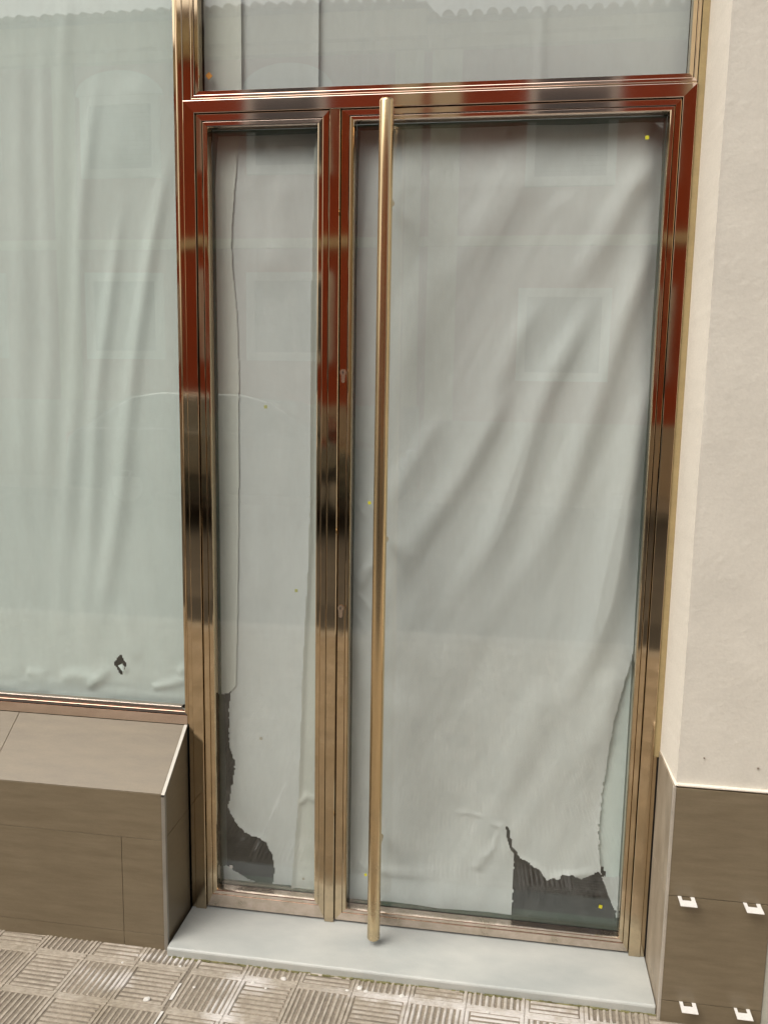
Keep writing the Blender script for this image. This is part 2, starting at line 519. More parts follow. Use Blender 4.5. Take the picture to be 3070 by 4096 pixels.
def pavement():
    b = MB()
    P = 0.1435
    x_joint = 0.083
    ztop, zb = -0.0225, -0.0253
    X0, X1, Y0, Y1 = -6.0, 8.0, -2.8, 0.0
    b.quad((X0, Y0, zb), (X1, Y0, zb), (X1, Y1, zb), (X0, Y1, zb), 1)
    bw = 0.0165
    sk = 0.055                                  # rows run a few degrees off the shopfront
    def T(x, y):
        return (x+sk*(y+0.2), y-0.012*(x-0.08))
    def slab(x0, x1, y0, y1, z=ztop, tp=0.0015, bottom=zb):
        a = [T(x0, y0), T(x1, y0), T(x1, y1), T(x0, y1)]
        i = [T(x0+tp, y0+tp), T(x1-tp, y0+tp), T(x1-tp, y1-tp), T(x0+tp, y1-tp)]
        n = len(b.v)
        b.v += [(p[0], p[1], bottom) for p in a]+[(p[0], p[1], z) for p in i]
        for q in ((4, 5, 6, 7), (0, 1, 5, 4), (1, 2, 6, 5), (2, 3, 7, 6), (3, 0, 4, 7)):
            b.f.append(tuple(n+k for k in q)); b.mi.append(0)
    ni, nj = int((X1-X0)/P)+2, int((Y1-Y0)/P)+2
    i0 = int(math.floor((X0-x_joint)/P))
    for ii in range(ni):
        i = i0+ii
        ox = x_joint+i*P+(0.008 if i >= 0 else 0)
        if ox < X0+0.05 or ox > X1-0.2: continue
        for jj in range(nj):
            oy = -0.232+(1-jj)*P if True else 0      # rows measured from a row line at y=-0.232
            if oy+P > 0.02 or oy < Y0+0.02: continue
            dz = random.uniform(-0.0006, 0.0006)
            near = abs(ox-0.6) < 2.6 and oy > -1.6
            zt = ztop+dz
            # rim of the block: two long strips and two short ones
            slab(ox, ox+P-0.0008, oy, oy+bw*0.6, zt)
            slab(ox, ox+P-0.0008, oy+P-bw*0.6-0.0008, oy+P-0.0008, zt)
            slab(ox, ox+bw*0.6, oy+bw*0.6+0.0003, oy+P-bw*0.6-0.0011, zt)
            slab(ox+P-bw*0.6-0.0008, ox+P-0.0008, oy+bw*0.6+0.0003, oy+P-bw*0.6-0.0011, zt)
            lo, hi = bw*0.6, P-bw*0.6-0.0008
            n = 8
            st = (hi-lo)/n
            for k in range(n):
                c = lo+st*(k+0.5)
                hw = st*0.27*random.uniform(0.85, 1.15)
                cut0 = random.uniform(0.000, 0.004)
                cut1 = random.uniform(0.000, 0.004)
                zz = zt-random.uniform(0, 0.0007)
                if (ii+jj) % 2:
                    slab(ox+c-hw, ox+c+hw, oy+lo+cut0, oy+hi-cut1, zz, 0.0018)
                else:
                    slab(ox+lo+cut0, ox+hi-cut1, oy+c-hw, oy+c+hw, zz, 0.0018)
    o = b.build('pavement', [M['pave'], M['groove']], fix=False)
    return tag(o, kind='structure')
pavement()

# mortar strip in the open joint, broken off near the step
b = MB()
prev = None
pts = []
for k in range(26):
    y = -0.285-k*0.02
    x = 0.0835+0.055*(y+0.2)
    pts.append((x+random.uniform(-0.0015, 0.0015), x+0.0060+random.uniform(-0.002, 0.003), y))
for k_, (p, q) in enumerate(zip(pts[:-1], pts[1:])):
    if k_ in (3, 4, 9): continue
    b.quad((p[0], p[2], -0.0208), (p[1], p[2], -0.0206), (q[1], q[2], -0.0206), (q[0], q[2], -0.0208))
tag(b.build('mortar_joint', M['crumb']), 'pale crumbling mortar strip in the paving joint by the plinth corner', 'mortar')

# crumbs of plaster lying in front of the step
def crumb(x, y, s, label):
    bm = bmesh.new()
    bmesh.ops.create_icosphere(bm, subdivisions=2, radius=s)
    for v in bm.verts:
        v.co *= random.uniform(0.75, 1.15)
        v.co.z = abs(v.co.z)*0.45
    me = bpy.data.meshes.new('plaster_crumb')
    bm.to_mesh(me); bm.free()
    me.materials.append(M['crumb'])
    o = bpy.data.objects.new('plaster_crumb', me)
    COL.objects.link(o)
    o.location = (x, y, -0.0230)
    o.rotation_euler = (0, 0, random.uniform(0, 3))
    return tag(o, label, 'plaster crumb', 'plaster crumbs on the pavement')
CR = [(0.262, -0.250, 0.006), (0.335, -0.222, 0.0075), (0.30, -0.262, 0.004), (0.535, -0.222, 0.008), (0.552, -0.232, 0.006),
      (0.505, -0.235, 0.005), (0.02, -0.352, 0.009), (-0.055, -0.215, 0.004), (-0.10, -0.235, 0.004), (0.645, -0.232, 0.007),
      (0.055, -0.222, 0.004), (1.15, -0.26, 0.009), (1.185, -0.245, 0.005), (0.12, -0.29, 0.004), (0.86, -0.25, 0.005)]
CL = ['small plaster crumb beside the white smear on the paving', 'plaster crumb touching the front edge of the step, right of the white smear',
      'tiny plaster crumb just right of the white smear', 'flat plaster crumb in front of the step below the door handle, the leftmost of three',
      'plaster crumb in front of the step below the door handle, the lower right of three',
      'thin plaster crumb in front of the step, left of the handle foot', 'white plaster lump beside the mortar joint at the photo bottom',
      'tiny crumb by the plinth foot, nearer its metal corner trim', 'tiny crumb by the plinth foot, farther from its metal corner trim',
      'plaster crumb on the vertically ribbed block right of the handle', 'tiny crumb in front of the plinth corner trim',
      'largest plaster lump near the right end of the step', 'small plaster crumb beside the largest lump near the right end of the step',
      'tiny crumb just right of the open joint', 'small crumb in front of the step midway between handle and right wall']
for (x, y, s), l in zip(CR, CL):
    crumb(x, y, s, l)

# ------------------------------------------------------------------ doorstep
b = MB()
prof = [(0.055, -0.0355), (-0.186, -0.0355), (-0.188, -0.006), (-0.1865, -0.002), (-0.183, 0.0), (0.055, 0.0)]
b.prism(prof, 'x', 0.004, 1.268)
st = b.build('doorstep', M['marble'], bevel=0.0012)
tag(st, 'pale grey white marble step in front of the glass doors', 'step')
b = MB()
for k in range(120):
    x = 0.01+k*0.0105
    h = random.uniform(0.001, 0.004)
    b.box(x, x+0.0105, -0.1885-random.uniform(0.001, 0.006), -0.188, -0.0270, -0.0250+h)
b.build('mossy_joint', M['moss'], st)

# ------------------------------------------------------------------ plinth under the shop window
def plinth():
    t = empty('tiled_plinth', (-0.9, -0.08, -0.03))
    tag(t, 'taupe tiled plinth with sloping top below the left shop window', 'plinth')
    XE, X0 = -0.0035, -1.9
    TB, TF, D = 0.5495, 0.4235, 0.166
    g = 0.0009
    sl = (TB-TF)/D
    # core
    b = MB()
    b.prism([(0.0, -0.0355), (-D+0.008, -0.0355), (-D+0.008, TF-0.008), (0.0, TB-0.009)], 'x', X0, XE-0.006)
    b.build('grout_bed', M['grout'], t)
    # sloping top tiles
    b = MB()
    xs = [XE-0.009, -0.512, -1.115, -1.72]
    for x1, x0 in zip(xs[:-1], xs[1:]):
        b.prism([(-0.0005, TB), (-D+0.001, TF+0.001), (-D+0.0055, TF-0.008), (-0.0005, TB-0.008)], 'x', x0+g, x1)
    b.build('top_tile', M['tile'], t, bevel=0.0008)
    # front tiles in rows
    b = MB()
    rows = [(-0.0355, 0.018, [-0.128, -0.735, -1.34]), (0.018, 0.293, [-0.128, -0.735, -1.34]), (0.293, TF-0.0005, [-0.735, -1.34])]
    for z0, z1, js in rows:
        e = [XE-0.009]+js+[X0]
        for a, c in zip(e[:-1], e[1:]):
            b.box(c+g, a, -D+random.uniform(0, 0.0006), -D+0.008, z0+g*0.6, z1-g*0.4)
    b.build('front_tile', M['tile'], t, bevel=0.0007)
    # side tiles
    b = MB()
    b.prism([(-D+0.010, -0.0355), (-0.0005, -0.0355), (-0.0005, 0.300), (-D+0.010, 0.300)], 'x', XE-0.006, XE)
    zt = lambda y: TB+sl*y
    b.prism([(-D+0.010, 0.3016), (-0.0005, 0.3016), (-0.0005, zt(0)-0.004), (-D+0.010, zt(-D+0.010)-0.004)], 'x', XE-0.006, XE)
    b.build('side_tile', M['tile'], t, bevel=0.0006)
    # metal corner trim: up the front corner and along the slope
    b = MB()
    b.box(XE-0.0085, XE+0.002, -D-0.002, -D+0.0095, -0.0355, TF+0.0005)
    b.build('corner_trim', M['alu'], t, bevel=0.001)
    b = MB()
    o1, o2 = 0.003, -0.006
    b.prism([(-D-0.002, TF+0.001), (-0.002, TB+o1-0.001), (-0.002, TB+o2), (-D-0.002, TF-0.006)], 'x', XE-0.0085, XE+0.002)
    b.build('corner_trim', M['alu'], t, bevel=0.001)
plinth()

# ------------------------------------------------------------------ shopfront
shop = empty('shopfront', (0.63, 0, 0))
tag(shop, 'polished bronze and glass shopfront, its glass covered with paper from behind', 'shopfront')

RX = 0.0016
def rnd(d0, y0, d1, y1):
    """profile face from outer edge d0 to inner edge d1 with rounded edges"""
    pts = [(d0, y0+0.020)]
    for k in range(4):
        a = k/3*math.pi/2
        pts.append((d0+RX*(1-math.cos(a)), y0+RX*(1-math.sin(a))))
    for k in range(4):
        a = k/3*math.pi/2
        pts.append((d1-RX*(1-math.sin(a)), y1+RX*(1-math.cos(a))))
    return pts

HV = {'l': 0, 'r': 0, 'b': 1, 't': 1}
MET = [M['chrome'], M['chrome_h']]

def pane(x0, x1, z0, z1, parent, y=0.028):
    b = MB()
    b.box(x0, x1, y, y+0.005, z0, z1, 0, skip='lrbt')
    e = b.build('pane', M['glass'], parent)
    return e

# fixed frame of the doorway
b = MB()
# left jamb, right jamb and head, one mitred frame; proud of the leaves
jf = [(0.0, 0.03)]+rnd(0.0, -0.0078, 0.0305, -0.0078)[1:]+[(0.0305, 0.03)]
b.ring(0.0165, 1.2565, -0.0335-0.0005, 2.200, jf, HV, 'lt')
jr = [(0.0, 0.03)]+rnd(0.0, -0.0086, 0.0305, -0.0076)[1:]+[(0.0305, 0.03)]
b.ring(0.0165, 1.2565, -0.0335-0.0005, 2.200, jr, HV, 'r')
fr = b.build('door_frame', MET, shop)
# small cut-outs: jamb feet stand on the step (the mitred bottom is cut level)
for v in fr.data.vertices:
    if v.co.z < 0.1:
        v.co.z = 0.0006
# post left of the doorway
b = MB()
b.prism([(0.0025, 0.03), (0.0025, -0.0015), (0.0038, -0.0030), (0.0148, -0.0031), (0.0162, -0.0018), (0.0162, 0.03)], 'z', 0.0006, 3.0)
b.build('post', M['chrome'], shop)
b = MB()
b.box(1.2568, 1.2666, -0.0060, 0.02, 0.0006, 0.5645)
b.build('jamb_filler', M['chrome'], shop, bevel=0.0008)
# mullion cover between the leaves (astragal)
b = MB()
b.prism([(0.3935, 0.015), (0.3935, -0.0042), (0.3948, -0.0055), (0.4187, -0.0056), (0.4200, -0.0042), (0.4200, 0.015)], 'z', 0.0015, 2.1685)
b.build('meeting_stile_cover', M['chrome'], shop)
# dark rebates seen as hairlines round the leaves
b = MB()
b.box(0.044, 1.232, 0.012, 0.026, 0.0007, 0.0060, skip='')
b.ring(0.0450, 1.2280, -0.0100, 2.1740, [(0.0, 0.016), (0.006, 0.016)], 0, 'lrt')
b.box(0.3895, 0.3935, 0.014, 0.016, 0.006, 2.168)
b.box(0.4200, 0.4245, 0.014, 0.016, 0.006, 2.168)
for v_ in range(len(b.v)):
    x, y, z = b.v[v_]
    if z < 0: b.v[v_] = (x, y, 0.0007)
b.build('rebate', M['dark'], shop)

def leaf(name, x0, x1, z0, z1, wl, wr, wb, wt, bead, label):
    """door leaf: stiles and rails, glazing bead and pane. Widths are the stile faces; beads inside them"""
    b = MB()
    yf = -0.0005
    # stiles and rails as mitred boards of different widths
    C = [(x0, z0), (x1, z0), (x1, z1), (x0, z1)]
    I = [(x0+wl, z0+wb), (x1-wr, z0+wb), (x1-wr, z1-wt), (x0+wl, z1-wt)]
    r = 0.0013
    def off(P, Q, k):
        return (P[0]+(Q[0]-P[0])*k, P[1]+(Q[1]-P[1])*k)
    for (i, j), mi, tl in (((0, 1), 1, 0.0004), ((1, 2), 0, -0.0003), ((2, 3), 1, 0.0), ((3, 0), 0, 0.0004)):
        ks = [(0, 0.018), (0, yf+r), (0.3, yf+r*0.3), (r*1.0, yf)]
        rows = []
        w = {0: wb, 1: wr, 2: wt, 3: wl}[i]
        for d, y in [(0, 0.018), (0, yf+r), (r*0.3, yf+r*0.3), (r, yf), (w-r, yf+tl), (w-r*0.3, yf+tl+r*0.3), (w, yf+tl+r), (w, 0.018)]:
            k = d/w
            rows.append((off(C[i], I[i], k), off(C[j], I[j], k), y))
        for (a, c, y), (a2, c2, y2) in zip(rows[:-1], rows[1:]):
            b.quad((a[0], y, a[1]), (c[0], y, c[1]), (c2[0], y2, c2[1]), (a2[0], y2, a2[1]), mi)
    L = b.build(name, MET, shop)
    L['label'] = label
    b = MB()
    pr = [(0.0003, 0.016), (0.0003, 0.0028), (0.0012, 0.0016), (0.0022, 0.0012), (bead*0.72, 0.0014), (bead-0.0018, 0.0024),
          (bead-0.0004, 0.0062), (bead, 0.0090), (bead, 0.0282)]
    b.ring(I[0][0], I[1][0], I[0][1], I[2][1], pr, HV)
    b.build('glazing_bead', MET, L)
    gx0, gx1, gz0, gz1 = I[0][0]+bead, I[1][0]-bead, I[0][1]+bead, I[2][1]-bead
    pane(gx0, gx1, gz0, gz1, L)
    b = MB()
    b.ring(gx0, gx1, gz0, gz1, [(0.0, 0.0335), (0.0, 0.085)])
    b.build('glass_edge_seal', M['gedge'], L)
    return L, (gx0, gx1, gz0, gz1)

LN, gN = leaf('door_leaf', 0.0485, 0.3915, 0.0065, 2.1680, 0.0155, 0.0160, 0.0380, 0.0165, 0.0145,
              'narrow door leaf with paper torn at its lower left corner')
LW, gW = leaf('door_leaf', 0.4225, 1.2245, 0.0065, 2.1680, 0.0205, 0.0130, 0.0235, 0.0140, 0.0125,
              'wide door leaf carrying the long tube handle')

# locks on the wide leaf's stile
def lock(x, z):
    b = MB()
    n = 22
    ring = []
    r = 0.0085
    for k in range(n+1):
        a = math.radians(-50)+k/n*math.radians(280)
        ring.append((x+r*math.cos(a), z+r*math.sin(a)))
    ring.append((x-0.0048, z-0.0215))
    for k in range(7):
        a = math.pi+k/6*math.pi
        ring.append((x+0.0048*math.cos(a), z-0.0215+0.0048*math.sin(a)))
    for p, q, in zip(ring, ring[1:]+ring[:1]):
        b.quad((p[0], -0.0005, p[1]), (q[0], -0.0005, q[1]), (q[0], -0.0035, q[1]), (p[0], -0.0035, p[1]))
    b.poly([(p[0], -0.0035, p[1]) for p in ring])
    o = b.build('lock_cylinder', M['cyl'], LW)
    b = MB()
    b.box(x-0.0007, x+0.0007, -0.0042, -0.0034, z-0.004, z+0.004)
    b.box(x-0.0022, x+0.0007, -0.0041, -0.0034, z-0.0007, z+0.0016)
    b.build('lock_cylinder', M['dark'], LW)
lock(0.4328, 1.532)
lock(0.4322, 0.912)

# long pull handle
b = MB()
hx, hy, hr = 0.5465, -0.080, 0.0172
z0, z1 = 0.018, 2.163
pts = [(hx, hy, z0)]
rs = [hr*0.80]
for k in range(1, 5):
    pts.append((hx, hy, z0+0.005*k/4)); rs.append(hr*(0.80+0.20*math.sin(k/4*math.pi/2)))
for k in range(1, 12):
    pts.append((hx, hy, z0+(z1-z0)*k/12)); rs.append(hr)
for k in range(4):
    pts.append((hx, hy, z1-0.006+0.006*k/4)); rs.append(hr*(0.84+0.16*math.cos(k/4*math.pi/2)))
pts.append((hx, hy, z1)); rs.append(hr*0.84)
b.tube(pts, rs, 40)
PH = b.build('pull_handle', M['tube'], LW, smooth=True)
for z in (0.26, 1.10, 1.95):
    b = MB()
    b.tube([(hx, hy+0.012, z), (hx, 0.02, z)], 0.0085, 16)
    b.build('standoff', M['tube'], PH, smooth=True)

# transom window above the doors
b = MB()
b.ring(0.0375, 1.2560, 2.2050, 2.98, [(0.0, 0.02)]+rnd(0.0, -0.0024, 0.0085, -0.0024)[1:]+[(0.0085, 0.004)], HV)
tf = b.build('transom_frame', MET, shop)
b = MB()
b.ring(0.0462, 1.2473, 2.2137, 2.971, [(0, 0.01), (0.0003, 0.0030), (0.0012, 0.0016), (0.0095, 0.0014), (0.0104, 0.0030), (0.0108, 0.009), (0.0108, 0.0282)], HV)
b.build('glazing_bead', MET, tf)
pane(0.0571, 1.2364, 2.2246, 2.960, tf)
b = MB()
b.box(0.0165, 0.0370, -0.0015, 0.02, 2.2006, 3.0)
b.box(0.0372, 1.2560, -0.0012, 0.02, 2.2006, 2.2048, 0)
b.build('post', M['chrome'], shop, bevel=0.001)

# left shop window
WX0 = -1.75
b = MB()
b.ring(WX0, 0.0022, 0.5515, 2.98, [(0.0, 0.02)]+rnd(0.0, -0.0012, 0.0045, -0.0008)[1:]+[(0.0045, 0.004)], HV, 'lrt')
b.box(WX0, -0.0024, -0.0014, 0.02, 0.5515, 0.5775, 1)
wf = b.build('window_frame', MET, shop)
b = MB()
b.ring(WX0+0.0045, -0.0026, 0.5778, 2.974, [(0, 0.012), (0.0003, 0.0030), (0.0014, 0.0016), (0.007, 0.0022), (0.0085, 0.0045), (0.0098, 0.009), (0.0098, 0.0282)], HV)
b.build('glazing_bead', MET, wf)
b = MB()
b.ring(WX0+0.014, -0.0126, 0.588, 2.964, [(0, 0.012), (0.0004, 0.0085), (0.0014, 0.0075), (0.010, 0.0085), (0.011, 0.012), (0.011, 0.0282)], HV, 'b')
b.build('glazing_bead', MET, wf)
pane(WX0+0.0143, -0.0124, 0.5878, 2.964, wf)

# ------------------------------------------------------------------ paper behind the glass
def inside(px, pz, poly):
    c = np.zeros(px.shape, bool)
    n = len(poly)
    for i in range(n):
        x1, z1 = poly[i]
        x2, z2 = poly[(i+1) % n]
        cond = (z1 > pz) != (z2 > pz)
        xi = (x2-x1)*(pz-z1)/((z2-z1) if z2 != z1 else 1e-9)+x1
        c ^= cond & (px < xi)
    return c

def vnoise(X, Z, sx, sz, seed):
    """smooth value noise"""
    r = np.random.RandomState(seed)
    g = r.uniform(-1, 1, (64, 64))
    u, v = X/sx+17.3, Z/sz+11.7
    iu, iv = np.floor(u).astype(int), np.floor(v).astype(int)
    fu, fv = u-iu, v-iv
    fu, fv = fu*fu*(3-2*fu), fv*fv*(3-2*fv)
    G = lambda a, c: g[a % 64, c % 64]
    return (G(iu, iv)*(1-fu)*(1-fv)+G(iu+1, iv)*fu*(1-fv)+G(iu, iv+1)*(1-fu)*fv+G(iu+1, iv+1)*fu*fv)

def fold(X, Z, pts, wd, amp, power=1.0, taper=0.12):
    """ridge along a polyline"""
    best = np.full(X.shape, 1e9)
    tt = np.zeros(X.shape)
    P = [np.array(p, float) for p in pts]
    if wd > 0.013:
        for _ in range(3):                      # round the corners of the ridge line
            Q = [P[0]]
            for a_, c_ in zip(P[:-1], P[1:]):
                Q += [a_*0.75+c_*0.25, a_*0.25+c_*0.75]
            P = Q+[P[-1]]
    L = [np.linalg.norm(q-p) for p, q in zip(P[:-1], P[1:])]
    tot = sum(L)
    acc = 0
    for p, q, l in zip(P[:-1], P[1:], L):
        d = (q-p)/l
        t = np.clip((X-p[0])*d[0]+(Z-p[1])*d[1], 0, l)
        dx, dz = X-(p[0]+d[0]*t), Z-(p[1]+d[1]*t)
        D = np.hypot(dx, dz)
        m = D < best
        best = np.where(m, D, best)
        tt = np.where(m, (acc+t)/tot, tt)
        acc += l
    big = wd > 0.013
    env = np.clip(tt/(taper*(2.0 if big else 1)), 0, 1)*np.clip((1-tt)/(taper*(3.8 if big else 1)), 0, 1)
    env = env*env*(3-2*env)
    w_ = wd*(0.95+0.75*tt)
    return amp*env*np.exp(-(best/w_)**2)

def sheet(name, x0, x1, z0, z1, hf, mat, label, y0=0.050, step=0.0035, holes=(), keep=None, group=None, jag=0.003):
    nx, nz = int((x1-x0)/step)+1, int((z1-z0)/step)+1
    xs, zs = np.linspace(x0, x1, nx), np.linspace(z0, z1, nz)
    X, Z = np.meshgrid(xs, zs)
    H = hf(X, Z)
    Y = y0-np.clip(H, -0.05, y0-0.0352)
    jx = X+jag*vnoise(X, Z, 0.010, 0.010, 5)+jag*0.6*vnoise(X, Z, 0.0045, 0.0045, 9)
    jz = Z+jag*vnoise(X, Z, 0.011, 0.011, 6)+jag*0.6*vnoise(X, Z, 0.0045, 0.0045, 8)
    ok = np.ones(X.shape, bool)
    for h in holes:
        ok &= ~inside(jx, jz, h)
    if keep is not None:
        ok &= inside(jx, jz, keep)
    idx = -np.ones(X.shape, int)
    idx[ok] = np.arange(ok.sum())
    V = np.stack([X[ok], Y[ok], Z[ok]], 1)
    q = ok[:-1, :-1] & ok[1:, :-1] & ok[:-1, 1:] & ok[1:, 1:]
    F = np.stack([idx[:-1, :-1][q], idx[:-1, 1:][q], idx[1:, 1:][q], idx[1:, :-1][q]], 1)
    me = bpy.data.meshes.new(name)
    me.from_pydata(V.tolist(), [], F.tolist())
    me.materials.append(mat)
    me.polygons.foreach_set('use_smooth', [True]*len(me.polygons))
    o = bpy.data.objects.new(name, me)
    COL.objects.link(o)
    tag(o, label, 'paper sheet', group)
    return o
PG = 'paper sheets masking the shop glass'

# wide leaf
wide_r = [
    ([(0.872, 1.536), (0.792, 1.351), (0.679, 1.169), (0.542, 0.957)], 0.026, 0.0115),
    ([(1.078, 1.778), (1.013, 1.639), (0.937, 1.485), (0.883, 1.28), (0.83, 1.104), (0.716, 0.915), (0.640, 0.79)], 0.028, 0.0140),
    ([(1.205, 1.96), (1.17, 1.825), (1.131, 1.688), (1.087, 1.527), (1.045, 1.378), (0.985, 1.140), (0.868, 0.892), (0.790, 0.760)], 0.028, 0.0130),
    ([(1.212, 1.72), (1.195, 1.48), (1.170, 1.28), (1.140, 1.08), (1.105, 0.860), (1.040, 0.632), (0.975, 0.39)], 0.032, 0.0170),
    ([(1.195, 2.075), (1.128, 1.984), (1.09, 1.90), (1.04, 1.81), (0.98, 1.68)], 0.026, 0.0100),
    ([(0.95, 1.74), (0.889, 1.672), (0.821, 1.498), (0.735, 1.318), (0.66, 1.22)], 0.024, 0.0070),
    ([(1.157, 0.80), (1.125, 0.60), (1.06, 0.417)], 0.030, 0.0080),
    ([(0.462, 0.940), (0.50, 1.02), (0.56, 1.085)], 0.014, 0.0060),
    ([(0.455, 0.879), (0.504, 0.70), (0.58, 0.542)], 0.026, 0.0060),
    ([(0.545, 0.72), (0.667, 0.439), (0.807, 0.285)], 0.050, 0.0090),
    ([(0.62, 0.86), (0.74, 0.66), (0.80, 0.45)], 0.045, 0.0060),
    ([(0.70, 1.86), (0.60, 1.68), (0.54, 1.45)], 0.035, 0.0060),
    ([(0.907, 2.047), (0.838, 1.942), (0.683, 1.788)], 0.045, 0.0060),
    ([(0.95, 1.98), (1.06, 1.86)], 0.035, 0.0045),
    ([(0.70, 1.45), (0.60, 1.28), (0.50, 1.12)], 0.024, 0.0060),
    ([(1.0, 0.75), (0.90, 0.50), (0.86, 0.36)], 0.035, 0.0070),
    ([(0.50, 2.02), (0.462, 1.80), (0.47, 1.6)], 0.016, 0.0045),
    ([(0.47, 0.150), (0.60, 0.130), (0.74, 0.150)], 0.014, 0.0045),
    ([(0.80, 0.16), (0.86, 0.26)], 0.016, 0.0045),
]
def h_wide(X, Z):
    A_, B_ = X*0.90-Z*0.44, X*0.44+Z*0.90
    H = 0.0030*vnoise(A_, B_, 0.11, 0.85, 1)+0.0013*vnoise(A_, B_, 0.045, 0.50, 2)
    H += 0.00025*vnoise(A_, B_, 0.018, 0.12, 3)
    for p, wd, a in wide_r:
        H += fold(X, Z, p, wd, a)
    H -= 0.016*np.exp(-((X-1.215)/0.035)**2)*np.clip((Z-0.85)/0.3, 0, 1)
    H = H*1.2-0.027*np.clip((Z-1.99)/0.15, 0, 1)**1.5
    # creases where the sheet pulls at the meeting stile
    for p in ([(0.455, 0.955), (0.485, 0.925), (0.52, 0.88)], [(0.455, 0.97), (0.50, 1.03)], [(0.462, 1.20), (0.475, 1.17), (0.49, 1.14)],
              [(0.455, 0.90), (0.48, 0.86), (0.50, 0.82)], [(0.835, 0.325), (0.78, 0.335), (0.74, 0.33)], [(0.87, 0.30), (0.86, 0.24), (0.83, 0.2)]):
        H += fold(X, Z, p, 0.006, 0.0022, taper=0.3)
    # torn rim curls towards the glass
    rim = [(0.835, 0.318), (0.874, 0.303), (0.905, 0.240), (0.929, 0.213), (0.982, 0.185), (1.016, 0.163), (1.074, 0.181), (1.144, 0.199)]
    H += fold(X, Z, rim, 0.008, 0.0045, taper=0.1)
    # free right edge bows out below
    H += 0.004*np.exp(-((X-1.150)/0.02)**2)*np.clip((0.8-Z)/0.2, 0, 1)
    return H
hole_w = [(0.889, 0.303), (0.8935, 0.3035), (0.9095, 0.243), (0.9245, 0.226), (0.929, 0.215), (0.955, 0.205), (0.968, 0.192),
          (0.982, 0.185), (0.995, 0.170), (1.009, 0.152), (1.020, 0.165), (1.039, 0.161), (1.048, 0.178), (1.074, 0.181), (1.10, 0.171), (1.124, 0.184),
          (1.144, 0.199), (1.160, 0.165), (1.172, 0.128), (1.190, 0.09), (1.215, 0.075), (1.215, 0.03), (0.9185, 0.03), (0.9165, 0.210), (0.9165, 0.226), (0.9055, 0.243)]
right_cut = [(1.206, 0.84), (1.180, 0.726), (1.163, 0.641), (1.152, 0.534), (1.143, 0.426), (1.140, 0.317), (1.146, 0.23), (1.152, 0.19), (1.30, 0.19), (1.30, 0.84)]
sheet('paper_sheet', 0.440, 1.216, 0.036, 2.160, h_wide, M['paper'],
      'large white paper with diagonal folds behind the wide glass door, torn bottom right', 0.052, 0.0032,
      [hole_w, right_cut], group=PG, jag=0.0022)
def flat(seed, a=0.002):
    return lambda X, Z: a*vnoise(X, Z, 0.15, 0.5, seed)+0.4*a*vnoise(X, Z, 0.04, 0.12, seed+1)
sheet('paper_sheet', 1.120, 1.214, 0.150, 0.95, flat(30, 0.0015), M['paper_l'],
      'narrow paper strip showing behind the curled right edge of the large door paper', 0.058, 0.006,
      [[(1.10, 0.215), (1.150, 0.205), (1.172, 0.17), (1.185, 0.14), (1.10, 0.14)]], group=PG)
tiny = sheet('paper_sheet', 1.1865, 1.212, 0.062, 0.130, flat(44, 0.004), M['paper'],
      'crumpled paper scrap in the bottom right corner of the wide glass door', 0.046, 0.002,
      keep=[(1.19, 0.085), (1.196, 0.11), (1.203, 0.128), (1.212, 0.12), (1.212, 0.065), (1.20, 0.068), (1.195, 0.075)], group=PG, jag=0.004)

# narrow leaf: left strip lapping over, main sheet, cream strip at the right
LE = [(0.139, 2.16), (0.137, 2.10), (0.134, 2.03), (0.1295, 1.97), (0.1245, 1.91), (0.1220, 1.86), (0.1235, 1.81), (0.128, 1.76), (0.1335, 1.70), (0.1375, 1.63), (0.1385, 1.50), (0.1370, 1.257), (0.1335, 1.057), (0.1290, 0.852), (0.1260, 0.74), (0.123, 0.655)]
def h_nl(X, Z):
    H = 0.0008*vnoise(X, Z, 0.05, 0.4, 12)
    e = np.interp(Z, [p[1] for p in LE[::-1]], [p[0] for p in LE[::-1]])
    H += 0.0020*np.exp(-((X-e)/0.020)**2)
    H += fold(X, Z, [(0.10, 2.1), (0.098, 1.9), (0.112, 1.7)], 0.02, 0.004)
    H -= 0.026*np.clip((Z-1.99)/0.15, 0, 1)**1.5
    return H
sheet('paper_sheet', 0.066, 0.145, 0.630, 2.160, h_nl, M['paper_c'],
      'long paper strip lapping over the left side behind the narrow glass door', 0.0542, 0.0022,
      keep=LE+[(0.112, 0.640), (0.100, 0.628), (0.078, 0.622), (0.05, 0.625), (0.05, 2.16)], group=PG, jag=0.0004)
def h_nm(X, Z):
    H = 0.0022*vnoise(X, Z, 0.12, 0.5, 21)+0.0010*vnoise(X+0.3*Z, Z, 0.05, 0.12, 22)
    for p, wd, a in (([(0.11, 1.95), (0.17, 1.85), (0.21, 1.80), (0.30, 1.9)], 0.04, 0.006), 
                     ([(0.17, 1.20), (0.20, 0.95), (0.19, 0.8)], 0.03, 0.003), ([(0.25, 2.05), (0.26, 1.7)], 0.03, 0.004), ([(0.15, 2.10), (0.22, 2.0)], 0.025, 0.005),
                     ([(0.115, 0.60), (0.107, 0.48), (0.112, 0.43), (0.095, 0.33), (0.09, 0.28), (0.13, 0.225), (0.16, 0.2), (0.20, 0.19), (0.225, 0.14)], 0.008, 0.004)):
        H += fold(X, Z, p, wd, a)
    k_ = np.clip((Z-0.62)/0.08, 0, 1)
    H = H*(1-k_)+k_*H*np.clip((X-0.140)/0.05, 0, 1)
    H -= 0.026*np.clip((Z-1.99)/0.15, 0, 1)**1.5
    return H
